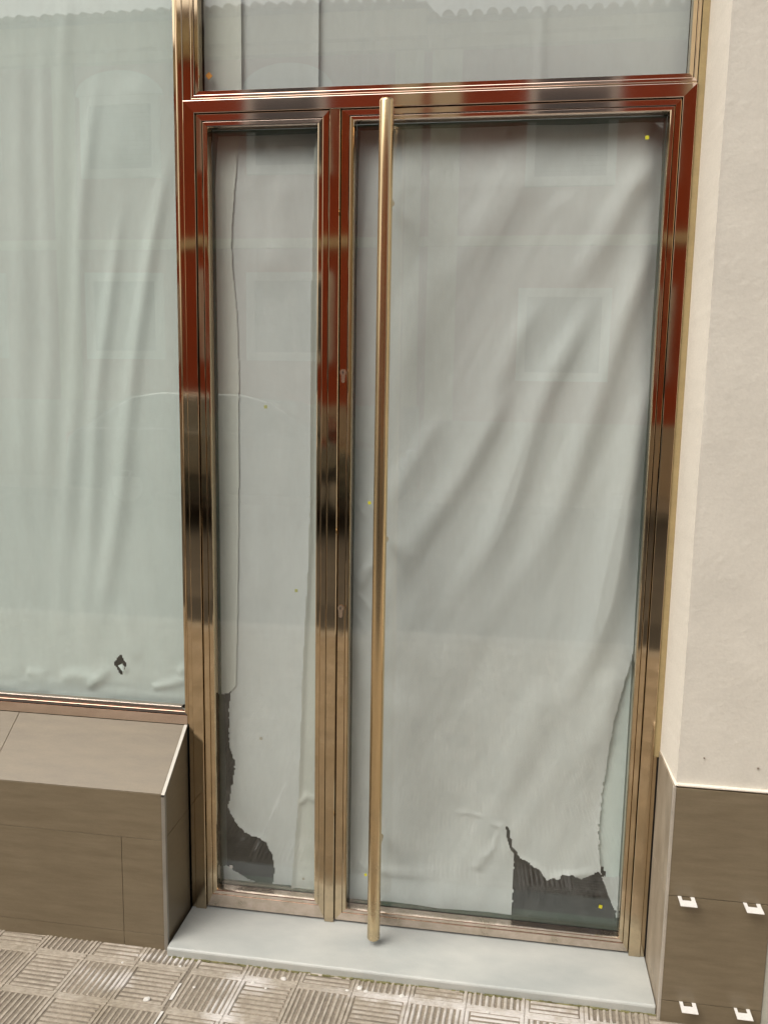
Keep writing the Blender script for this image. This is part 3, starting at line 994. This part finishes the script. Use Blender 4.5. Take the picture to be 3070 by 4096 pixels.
hole_n = [(0.05, 0.622), (0.097, 0.627), (0.106, 0.640), (0.101, 0.612), (0.096, 0.532), (0.0995, 0.48), (0.106, 0.446), (0.116, 0.425), (0.108, 0.369), (0.092, 0.285), (0.108, 0.255),
          (0.125, 0.227), (0.157, 0.204), (0.185, 0.199), (0.205, 0.188), (0.218, 0.160), (0.2235, 0.147), (0.230, 0.110), (0.228, 0.080), (0.225, 0.051), (0.189, 0.053), (0.146, 0.071), (0.091, 0.104), (0.05, 0.10)]
sheet('paper_sheet', 0.062, 0.365, 0.046, 2.160, h_nm, M['paper'],
      'white paper behind the narrow glass door, torn away along its lower left edge', 0.056, 0.0032,
      [hole_n], group=PG, jag=0.0022)
RE = [(0.372, 2.16), (0.345, 2.126), (0.336, 1.734), (0.333, 1.066), (0.317, 0.76), (0.304, 0.332), (0.290, 0.150), (0.282, 0.040)]
def h_nr(X, Z):
    e = np.interp(Z, [p[1] for p in RE[::-1]], [p[0] for p in RE[::-1]])
    return 0.0008*vnoise(X, Z, 0.03, 0.3, 31)+0.006*np.exp(-((X-e)/0.010)**2)+fold(X, Z, [(0.31, 0.32), (0.33, 0.345), (0.36, 0.335)], 0.008, 0.004)
sheet('paper_sheet', 0.275, 0.366, 0.046, 2.160, h_nr, M['paper_c'],
      'tapering cream paper strip down the right side behind the narrow glass door', 0.047, 0.0035,
      keep=RE+[(0.38, 0.04), (0.38, 2.16)], group=PG, jag=0.0008)

# left shop window
left_r = [
    ([(-0.03, 2.144), (-0.089, 1.899), (-0.131, 1.687), (-0.17, 1.469), (-0.202, 1.197), (-0.248, 0.962), (-0.340, 0.610)], 0.014, 0.0085),
    ([(-0.170, 2.02), (-0.224, 1.687), (-0.259, 1.512), (-0.281, 1.286), (-0.301, 1.007), (-0.352, 0.640)], 0.013, 0.0070),
    ([(-0.215, 2.38), (-0.294, 1.985), (-0.316, 1.643), (-0.336, 1.376), (-0.372, 1.098), (-0.421, 0.640)], 0.014, 0.0060),
    ([(-0.385, 2.45), (-0.390, 2.235), (-0.396, 1.902), (-0.388, 1.643), (-0.424, 1.282), (-0.455, 0.82)], 0.016, 0.0060),
    ([(-0.452, 2.50), (-0.456, 2.237), (-0.467, 1.817), (-0.494, 1.372), (-0.527, 0.75)], 0.020, 0.0050),
    ([(-0.30, 2.6), (-0.345, 2.2), (-0.36, 1.8), (-0.365, 1.4)], 0.014, 0.0035),
    ([(-0.12, 2.3), (-0.19, 2.0)], 0.03, 0.0035),
    ([(-0.60, 2.6), (-0.60, 1.9), (-0.63, 1.3), (-0.66, 0.7)], 0.025, 0.0060),
    ([(-0.80, 2.6), (-0.78, 1.9), (-0.80, 1.3), (-0.82, 0.7)], 0.03, 0.0060),
    ([(-1.05, 2.6), (-1.08, 1.8), (-1.0, 0.7)], 0.03, 0.0060),
    ([(-0.42, 0.640), (-0.34, 0.655), (-0.25, 0.640)], 0.012, 0.0045),
    ([(-0.33, 0.615), (-0.28, 0.655), (-0.25, 0.70)], 0.010, 0.0040),
    ([(-0.13, 0.630), (-0.08, 0.645), (-0.02, 0.665)], 0.008, 0.0040),
    ([(-0.05, 0.68), (-0.02, 0.70)], 0.008, 0.0030),
    ([(-0.52, 0.655), (-0.44, 0.640)], 0.010, 0.0035),
    ([(-0.16, 0.70), (-0.20, 0.78), (-0.22, 0.90)], 0.014, 0.0030),
]
dia = [(-0.222, 0.722), (-0.2385, 0.697), (-0.230, 0.680), (-0.2205, 0.668), (-0.213, 0.680), (-0.2065, 0.695), (-0.214, 0.708)]
def h_left(X, Z):
    H = 0.0016*vnoise(X+0.12*Z, Z, 0.11, 0.6, 41)+0.0008*vnoise(X+0.12*Z, Z, 0.035, 0.25, 42)
    for p, wd, a in left_r:
        H += fold(X, Z, p, wd*1.35, a*1.15, taper=0.10)
    H += 0.0012*vnoise(X, Z, 0.05, 0.02, 43)*np.clip((0.72-Z)/0.1, 0, 1)
    H += 0.004*np.exp(-(((X+0.209)/0.010)**2+((Z-0.683)/0.014)**2))
    return H
zb = [(-1.80, 0.583), (-0.60, 0.579), (-0.45, 0.583), (-0.34, 0.578), (-0.28, 0.582), (-0.16, 0.578), (-0.10, 0.575), (-0.055, 0.580), (-0.050, 0.586), (0.01, 0.590), (0.01, 3.0), (-1.8, 3.0)]
sheet('paper_sheet', -1.735, -0.006, 0.572, 2.965, h_left, M['paper_l'],
      'greenish white paper with long curving folds and a diamond tear behind the left shop window', 0.050, 0.0042,
      [dia], keep=zb, group=PG, jag=0.0012)
b = MB()
b.poly([(-0.2315, 0.053, 0.690), (-0.214, 0.050, 0.672), (-0.2075, 0.046, 0.690), (-0.2165, 0.047, 0.700), (-0.2205, 0.062, 0.694)])
o = b.build('paper_flap', M['paper_l'])
tag(o, 'small folded paper flap inside the diamond tear of the left window paper', 'paper flap')

# transom: three lapped sheets
def h_tr(seed, edge):
    def f(X, Z):
        return 0.0014*vnoise(X, Z, 0.10, 0.5, seed)+0.0030*np.exp(-((X-edge)/0.012)**2)
    return f
sheet('paper_sheet', 0.056, 0.1545, 2.212, 2.962, h_tr(51, 0.1545), M['paper_c'], 'narrow paper sheet at the left end of the window above the doors', 0.046, 0.005, group=PG)
sheet('paper_sheet', 0.135, 0.3525, 2.212, 2.962, h_tr(52, 0.3525), M['paper'], 'middle paper sheet in the window above the doors, between two upright laps', 0.053, 0.005, group=PG)
sheet('paper_sheet', 0.330, 1.240, 2.212, 2.962, h_tr(53, 0.9), M['paper'], 'widest paper sheet in the window above the doors, reaching its right end', 0.060, 0.005, group=PG)

# stickers on the glass
def sticker(x, z, s, mat, label, rot=0.0, y=0.0262):
    b = MB()
    h = s/2
    P = [(-h, -h), (h, -h), (h, h), (-h, h)]
    P = [(x+p[0]*math.cos(rot)-p[1]*math.sin(rot), z+p[0]*math.sin(rot)+p[1]*math.cos(rot)) for p in P]
    b.prism(P, 'y', y, y+0.0013)
    return tag(b.build('sticker', mat), label, 'sticker', 'small square stickers on the glass')
sticker(0.0745, 2.268, 0.0135, M['orange'], 'orange diamond sticker in the lower left corner of the window above the doors', 0.72)
sticker(1.155, 2.092, 0.0085, M['yellow'], 'yellow sticker in the upper right corner of the wide glass door', 0.1)
sticker(0.219, 1.440, 0.0085, M['olive'], 'highest olive sticker on the narrow glass door', 0.05)
sticker(0.501, 1.194, 0.0080, M['yellow'], 'yellow sticker just left of the tube handle at mid height', 0.2)
sticker(0.303, 0.946, 0.0080, M['olive'], 'olive sticker at the right of the narrow door, below the lower lock height', 0.0)
sticker(0.202, 0.515, 0.0080, M['greydot'], 'grey sticker in the lower half of the narrow glass door', 0.1)
sticker(0.111, 0.117, 0.0085, M['whitedot'], 'white sticker over the dark tear at the foot of the narrow glass door', 0.0)
sticker(0.325, 0.103, 0.0065, M['greydot'], 'faint grey sticker at the lower right of the narrow glass door', 0.3)
sticker(1.151, 0.112, 0.0090, M['yellow'], 'yellow sticker over the dark tear at the foot of the wide glass door', -0.2)
sticker(0.505, 0.135, 0.0070, M['yellow'], 'yellow sticker left of the foot of the tube handle', 0.5)

# ------------------------------------------------------------------ room behind
room = empty('shop_room', (0, 2, 0))
tag(room, 'dark empty shop interior seen through the torn paper', 'room')
b = MB(); b.box(-1.9, 1.5, 0.1, 4.0, -0.02, 0.0)
b.build('floor', M['inner_floor'], room)
b = MB()
b.box(-1.95, -1.9, 0.02, 4.0, -0.02, 3.0)
b.box(1.5, 1.55, 0.02, 4.0, -0.02, 3.0)
b.box(-1.95, 1.55, 4.0, 4.05, -0.02, 3.0)
b.box(-1.95, 1.55, 0.02, 4.05, 3.0, 3.05)
b.box(-1.9, 0.0, 0.10, 0.14, 0.0, 0.56)
b.build('wall', M['inner'], room)

# ------------------------------------------------------------------ right wall
def right_wall():
    t = empty('building_wall', (1.9, -0.1, -0.03))
    tag(t, 'cream rendered wall with taupe tiled base right of the doors', 'wall')
    r_ = random.Random(3)
    # reveal (smooth) and face (rough), with a hand-made wavy arris between them
    zs = np.linspace(0.572, 2.98, 150)
    jit = [0.0014*math.sin(z*9)+r_.uniform(-0.0010, 0.0010) for z in zs]
    b = MB()
    for k in range(len(zs)-1):
        za, zc = zs[k], zs[k+1]
        b.quad((1.2720, 0.012, za), (1.2785+jit[k]*0.3, -0.1955, za), (1.2785+jit[k+1]*0.3, -0.1955, zc), (1.2720, 0.012, zc))
    b.build('reveal', M['reveal'], t, fix=True)
    # face as a grid with stucco relief
    nx, nz = 110, 480
    xs = np.concatenate([np.linspace(0, 0.30, 60), np.linspace(0.30, 3.2, 51)[1:]])
    zz = np.linspace(0.572, 2.98, nz)
    X, Z = np.meshgrid(xs, zz)
    Yv = -0.1955-0.0010*np.clip(vnoise(X, Z, 0.013, 0.010, 61)+0.5*vnoise(X, Z, 0.006, 0.006, 62)-0.45, 0, 1)-0.0010*vnoise(X, Z, 0.2, 0.2, 63)
    e = np.interp(Z[:, 0], zs, jit)
    Yv[:, 0] = -0.1955
    XX = 1.2785+X+(e*0.3)[:, None]*(X < 0.001)
    V = np.stack([XX, Yv, Z], 2).reshape(-1, 3)
    n = X.shape[1]
    F = [(r*n+c, r*n+c+1, (r+1)*n+c+1, (r+1)*n+c) for r in range(X.shape[0]-1) for c in range(n-1)]
    me = bpy.data.meshes.new('render_face')
    me.from_pydata(V.tolist(), [], F)
    me.materials.append(M['stucco'])
    me.polygons.foreach_set('use_smooth', [True]*len(me.polygons))
    o = bpy.data.objects.new('render_face', me); COL.objects.link(o)
    o.parent = t; o.matrix_parent_inverse = t.matrix_world.inverted()
    # smooth bead along the arris, spread a little over the face with a ragged edge
    # lower lip of the render
    b = MB()
    b.box(1.2725, 1.2785, -0.2035, 0.01, 0.5835, 0.5860)
    b.box(1.2780, 4.4, -0.2045, -0.193, 0.5835, 0.5880)
    b.build('render_lip', M['reveal'], t, bevel=0.001)
    # pits
    b = MB()
    for x, z, s in ((1.455, 0.640, 0.0020), (1.335, 0.655, 0.0016), (1.50, 0.618, 0.003), (1.47, 1.3, 0.0010)):
        b.box(x-s, x+s, -0.1990, -0.1960, z-s, z+s)
    b.build('pit', M['groove'], t, bevel=0.0006)
    # body of the wall
    b = MB()
    b.box(1.2800, 4.4, -0.192, 0.20, -0.04, 3.0)
    b.build('core', M['grout'], t)
    # tiled base, face
    g = 0.0009
    b = MB()
    for z0, z1 in ((-0.0360, 0.0315), (0.0315, 0.3070), (0.3070, 0.5800)):
        b.box(1.2765, 1.5070, -0.2050+r_.uniform(0, 0.0004), -0.1930, z0+g, z1-g)
    b.build('face_tile', M['tile'], t, bevel=0.0006)
    b = MB()
    for z0, z1 in ((-0.0360, 0.0315), (0.0315, 0.3070)):
        b.box(1.2700, 1.2790, -0.1965, -0.0090, z0+g, z1-g)
    b.box(1.2700, 1.2790, -0.1965, -0.0090, 0.3070+g, 0.5825)
    b.build('reveal_tile', M['tile_side'], t, bevel=0.0006)
    b = MB()
    b.box(1.2692, 1.2764, -0.2054, -0.1966, -0.0360, 0.5815)
    b.build('corner_trim', M['alu2'], t, bevel=0.0012)
    b = MB()
    b.box(1.5085, 4.4, -0.2010, -0.1930, -0.0360, 0.5820)
    b.build('stone_base', M['stonebase'], t, bevel=0.001)
    # sealant between frame and reveal
    b = MB()
    zz2 = np.linspace(0.5650, 2.98, 90)
    for k in range(len(zz2)-1):
        a0, a1 = r_.uniform(-0.0006, 0.0006), 0
        b.quad((1.2568, -0.0045, zz2[k]), (1.2722, -0.0060, zz2[k]), (1.2722, -0.0060, zz2[k+1]), (1.2568, -0.0045, zz2[k+1]))
    b.quad((1.2568, -0.0045, 0.565), (1.2722, -0.006, 0.565), (1.2722, 0.01, 0.565), (1.2568, 0.01, 0.565))
    b.build('sealant', M['seal'], t)
    b = MB()
    b.box(1.2668, 1.2700, -0.0030, 0.01, 0.0006, 0.5645)
    b.build('joint', M['dark'], t)
M['tile_side'] = surface('taupe_porcelain_pale', (0.33, 0.265, 0.19), 0.5, 0.18, 7, stretch=(3, 3, 1.2), fine=0.06, fscale=140, tint=(0.36, 0.30, 0.225))  # paler, rougher variant of the tile colour, used on the reveal side
M['alu2'] = surface('dusty_edge_trim', (0.42, 0.38, 0.32), 0.45, 0.15, 14)
M['stonebase'] = surface('pale_stone_base', (0.44, 0.44, 0.38), 0.8, 0.15, 9)
right_wall()

def clip(x, z, wdt, dep, label, rot):
    b = MB()
    h = wdt/2
    n = 0.0105
    zt = 0.0008
    P = [(-h, 0), (-h, -dep), (h, -dep), (h, 0), (n*0.95, 0), (n*0.95, -dep*0.40), (-n*1.05, -dep*0.40), (-n*1.05, 0)]
    b.poly([(p[0], p[1], zt) for p in P])
    b.poly([(p[0], p[1], -zt) for p in P][::-1])
    for p, q in zip(P, P[1:]+P[:1]):
        b.quad((p[0], p[1], -zt), (q[0], q[1], -zt), (q[0], q[1], zt), (p[0], p[1], zt))
    o = b.build('tile_clip', M['clip'])
    o.location = (x, -0.2045, z)
    o.rotation_euler = (R(rot), 0, 0)
    return tag(o, label, 'tile clip', 'white clips sticking out of the tile joints')
clip(1.3160, 0.3070, 0.038, 0.037, 'white plastic clip in the upper tile joint, nearer the door', 2)
clip(1.4640, 0.3070, 0.038, 0.037, 'white plastic clip in the upper tile joint, farther from the door', 2)
clip(1.3370, 0.0325, 0.038, 0.036, 'white plastic clip in the lower tile joint, nearer the door', 2)
clip(1.4620, 0.0325, 0.036, 0.036, 'white plastic clip in the lower tile joint, farther from the door', 2)

# the storeys above the shopfront and the wall to its left
t = empty('upper_wall', (0, 0, 3))
tag(t, 'cream rendered wall above and to the left of the shopfront', 'wall')
b = MB()
b.box(-8.0, 9.0, -0.19, 0.3, 3.0, 6.6)
b.box(-8.0, -1.80, -0.19, 0.3, -0.03, 3.0)
b.box(4.4, 9.0, -0.19, 0.3, -0.03, 3.0)
b.build('wall', M['stucco'], t)

# ------------------------------------------------------------------ houses across the street
FY = -10.9
def opening(parent, x0, x1, z0, z1, fw_=0.13, arch=False):
    b = MB()
    y0, y1 = FY, FY+0.07
    b.box(x0, x0+fw_, y0, y1, z0, z1)
    b.box(x1-fw_, x1, y0, y1, z0, z1)
    b.box(x0+fw_, x1-fw_, y0, y1, z0, z0+fw_)
    b.box(x0+fw_, x1-fw_, y0, y1, z1-fw_, z1)
    if arch:
        n = 14
        c = (x0+x1)/2; hw = (x1-x0)/2+0.05
        P = [(c+hw*math.cos(math.pi*k/n), z1+0.36*math.sin(math.pi*k/n)) for k in range(n+1)]
        b.prism(P, 'y', y0, y1+0.03)
    fr_ = b.build('window', M['white'], parent)
    b = MB()
    b.box(x0+fw_, x1-fw_, y0-0.001, y0+0.012, z0+fw_, z1-fw_)
    nl = int((z1-z0-2*fw_)/0.07)
    for k in range(nl):
        z = z0+fw_+0.07*k
        b.box(x0+fw_+0.03, x1-fw_-0.03, y0+0.012, y0+0.028, z+0.01, z+0.055)
    b.build('shutter', M['slat'], fr_)

def house(name, x0, x1, eave, plinth_z, label, wins, pils, cz):
    t = empty(name, ((x0+x1)/2, FY, -0.03))
    tag(t, label, 'house')
    b = MB(); b.box(x0, x1, FY-8, FY, -0.05, eave-0.12)
    b.build('wall', M['red'], t)
    b = MB(); b.box(x0+0.01, x1-0.01, FY, FY+0.05, -0.04, plinth_z)
    b.build('plinth', M['plinth'], t)
    b = MB()
    b.box(x0, x1, FY, FY+0.09, 3.625, 3.765)
    b.box(x0, x1, FY, FY+0.14, cz, cz+0.12)
    b.box(x0, x1, FY, FY+0.28, cz+0.12, eave-0.13)
    b.build('moulding', M['cream'], t)
    for a, c in pils:
        b = MB()
        b.box(a, c, FY, FY+0.06, plinth_z+0.003, cz-0.002)
        b.build('pilaster', M['cream'], t)
    for wv in wins:
        opening(t, *wv)
    # roof with barrel tiles showing at the eave
    b = MB()
    y_e = FY+0.42
    rise = 0.30
    b.quad((x0, y_e, eave-0.1), (x1, y_e, eave-0.1), (x1, FY-5, eave-0.1+5.4*rise), (x0, FY-5, eave-0.1+5.4*rise))
    b.quad((x0, y_e, eave-0.13), (x1, y_e, eave-0.13), (x1, FY, eave-0.13), (x0, FY, eave-0.13))
    b.quad((x0, y_e, eave-0.13), (x1, y_e, eave-0.13), (x1, y_e, eave-0.1), (x0, y_e, eave-0.1))
    n = int((x1-x0)/0.205)
    for k in range(n):
        cx = x0+0.1+k*0.205
        ring0 = [(cx+0.082*math.cos(a), 0.085*math.sin(a)) for a in [math.pi*j/6 for j in range(7)]]
        nn = len(b.v)
        jz = random.uniform(-0.012, 0.012)
        for (px, pz) in ring0: b.v.append((px, y_e+0.04, eave-0.11+pz+jz))
        for (px, pz) in ring0: b.v.append((px, FY-5, eave-0.11+pz+5.4*rise))
        for j in range(6):
            b.f.append((nn+j, nn+j+1, nn+7+j+1, nn+7+j)); b.mi.append(0)
        b.f.append(tuple(nn+j for j in range(7))); b.mi.append(0)
    b.build('roof', M['rooftile'], t)
    return t
house('red_house', -14.0, -0.55, 7.03, 1.23, 'red house with arched upper windows across the street, mirrored at the left',
      [(-3.32, -2.03, 1.90, 3.26), (-3.30, -2.03, 4.72, 5.95, 0.13, True), (-6.0, -4.70, 1.9, 3.26), (-6.0, -4.70, 4.72, 5.95, 0.13, True),
       (-8.8, -7.4, 4.72, 5.95, 0.13, True), (-8.8, -7.4, 1.9, 3.26), (-11.5, -10.1, 4.72, 5.95, 0.13, True)],
      [(-1.026, -0.606), (-6.47, -6.11), (-12.5, -12.1)], 6.42)
house('red_house', -0.54, 14.0, 6.81, 1.03, 'red rendered house with square windows across the street, mirrored in the wide door',
      [(0.90, 2.26, 1.65, 3.01), (0.93, 2.22, 4.46, 5.95), (4.2, 5.6, 1.65, 3.01), (4.2, 5.6, 4.46, 5.95), (7.4, 8.8, 1.65, 3.01), (7.4, 8.8, 4.46, 5.95)],
      [(-0.476, -0.036), (3.1, 3.5), (10, 10.4)], 6.41)

# ------------------------------------------------------------------ parked cars
def make_car():
    t = empty('parked_car', (0, 0, -0.15))
    # side outline, x forward = +x, z from the road; car centred on x=0, width along y
    L = 4.15
    zr = -0.15
    lower = [(-2.05, 0.28), (-2.08, 0.55), (-2.04, 0.86), (-1.90, 0.98), (-0.9, 1.00), (0.75, 0.95), (1.35, 0.86), (1.85, 0.74), (2.04, 0.58), (2.07, 0.35), (2.00, 0.24)]
    arch = []
    def arc(cx, r):
        return [(cx+r*math.cos(math.pi*k/10), 0.24+r*0.95*math.sin(math.pi*k/10)) for k in range(11)]
    bottom = arc(1.28, 0.36)+arc(-1.28, 0.36)
    outline = lower+bottom
    b = MB()
    n = len(outline)
    ys = [(-0.86, 0.93), (-0.80, 1.0), (0.80, 1.0), (0.86, 0.93)]
    secs = []
    for y, k in [(-0.87, 0.97), (-0.82, 1.0), (0.82, 1.0), (0.87, 0.97)]:
        secs.append([(p[0]*k, y, (p[1]-0.6)*k+0.6+zr) for p in outline])
    base = len(b.v)
    for s_ in secs: b.v += s_
    for i in range(3):
        for j in range(n):
            q = (j+1) % n
            b.f.append((base+i*n+j, base+i*n+q, base+(i+1)*n+q, base+(i+1)*n+j)); b.mi.append(0)
    b.f.append(tuple(base+j for j in range(n))); b.f.append(tuple(base+3*n+j for j in reversed(range(n)))); b.mi += [0, 0]
    for s_ in (-1, 1):                      # shoulder below the side windows, leaning in
        b.quad((-1.95, s_*0.885, 0.80+zr), (1.15, s_*0.885, 0.76+zr), (1.05, s_*0.80, 0.955+zr), (-1.85, s_*0.80, 0.995+zr))
    body = b.build('body', M['paint'], t, bevel=0.03, smooth=True)
    # greenhouse
    g0 = [(-1.88, 0.975), (-1.30, 1.36), (-0.95, 1.41), (0.05, 1.40), (0.40, 1.32), (1.10, 0.93)]
    b = MB()
    lo, hi = 0.80, 0.60
    def gy(z): return lo+(hi-lo)*(z-0.95)/0.45
    A = [(p[0], -gy(p[1]), p[1]+zr) for p in g0]
    B = [(p[0], gy(p[1]), p[1]+zr) for p in g0]
    nn = len(b.v)
    b.v += A+B
    k = len(g0)
    for i in range(k-1):
        b.f.append((nn+i, nn+i+1, nn+k+i+1, nn+k+i)); b.mi.append(0)
    b.f.append(tuple(nn+i for i in range(k))); b.f.append(tuple(nn+k+i for i in reversed(range(k)))); b.mi += [0, 0]
    b.build('roof', M['paint'], t, bevel=0.03, smooth=True)
    # side windows, standing just proud
    for s_ in (-1, 1):
        for pts in ([(-1.60, 1.02), (-1.24, 1.30), (-1.05, 1.31), (-1.02, 1.02)], [(-0.95, 1.02), (-0.97, 1.32), (-0.30, 1.34), (-0.27, 1.00)], [(-0.20, 1.00), (-0.22, 1.34), (0.05, 1.32), (0.36, 1.24), (0.84, 0.985)]):
            b = MB()
            b.poly([(p[0], s_*(gy(p[1])+0.006), p[1]+zr) for p in pts])
            b.poly([(p[0], s_*(gy(p[1])-0.004), p[1]+zr) for p in pts])
            b.build('side_window', M['cglass'], t)
        b = MB()
        b.box(0.62, 0.82, s_*0.90-0.09, s_*0.90+0.09, 0.98+zr, 1.12+zr)
        b.build('wing_mirror', M['paint'], t, bevel=0.03)
        b = MB(); b.box(1.86, 2.03, s_*0.66-0.15, s_*0.66+0.15, 0.58+zr, 0.72+zr)
        b.build('headlight', M['lampw'], t, bevel=0.03)
        b = MB(); b.box(-2.075, -1.93, s_*0.70-0.10, s_*0.70+0.10, 0.66+zr, 0.92+zr)
        b.build('tail_light', M['lampr'], t, bevel=0.03)
        b = MB()
        b.box(-1.95, 1.7, s_*0.873-0.004, s_*0.873+0.004, 0.42+zr, 0.48+zr)
        b.box(-0.10, 0.08, s_*0.878-0.012, s_*0.878+0.012, 0.80+zr, 0.83+zr)
        b.build('side_strip', M['rubber'], t)
        for cx in (1.28, -1.28):
            b = MB()
            b.tube([(cx, s_*0.66, 0.31+zr), (cx, s_*0.68, 0.31+zr), (cx, s_*0.84, 0.31+zr), (cx, s_*0.86, 0.31+zr)], [0.28, 0.31, 0.31, 0.28], 32)
            wh = b.build('wheel', M['rubber'], t)
            b = MB()
            b.tube([(cx, s_*0.85, 0.31+zr), (cx, s_*0.866, 0.31+zr)], [0.20, 0.19], 24)
            for q in range(5):
                a = q*2*math.pi/5
                b.tube([(cx+0.04*math.cos(a), s_*0.868, 0.31+zr+0.04*math.sin(a)), (cx+0.18*math.cos(a), s_*0.868, 0.31+zr+0.18*math.sin(a))], 0.02, 8)
            b.build('rim', M['rim'], wh)
    # windscreen and rear window
    for P in ([(0.44, 1.31), (1.04, 0.975)], [(-1.34, 1.345), (-1.80, 1.04)]):
        (xa, za), (xb, zb_) = P
        nx_ = 0.010 if xa > 0 else -0.010
        b = MB()
        b.quad((xa+nx_, -gy(za)+0.05, za+zr+0.010), (xa+nx_, gy(za)-0.05, za+zr+0.010), (xb+nx_, gy(zb_)-0.05, zb_+zr+0.010), (xb+nx_, -gy(zb_)+0.05, zb_+zr+0.010))
        b.build('windscreen' if xa > 0 else 'rear_window', M['cglass'], t)
    return t
car = make_car()
car.location = (-2.35, -8.05, 0)
tag(car, 'dark glossy hatchback parked across the street, mirrored in the left half of the shopfront', 'car')
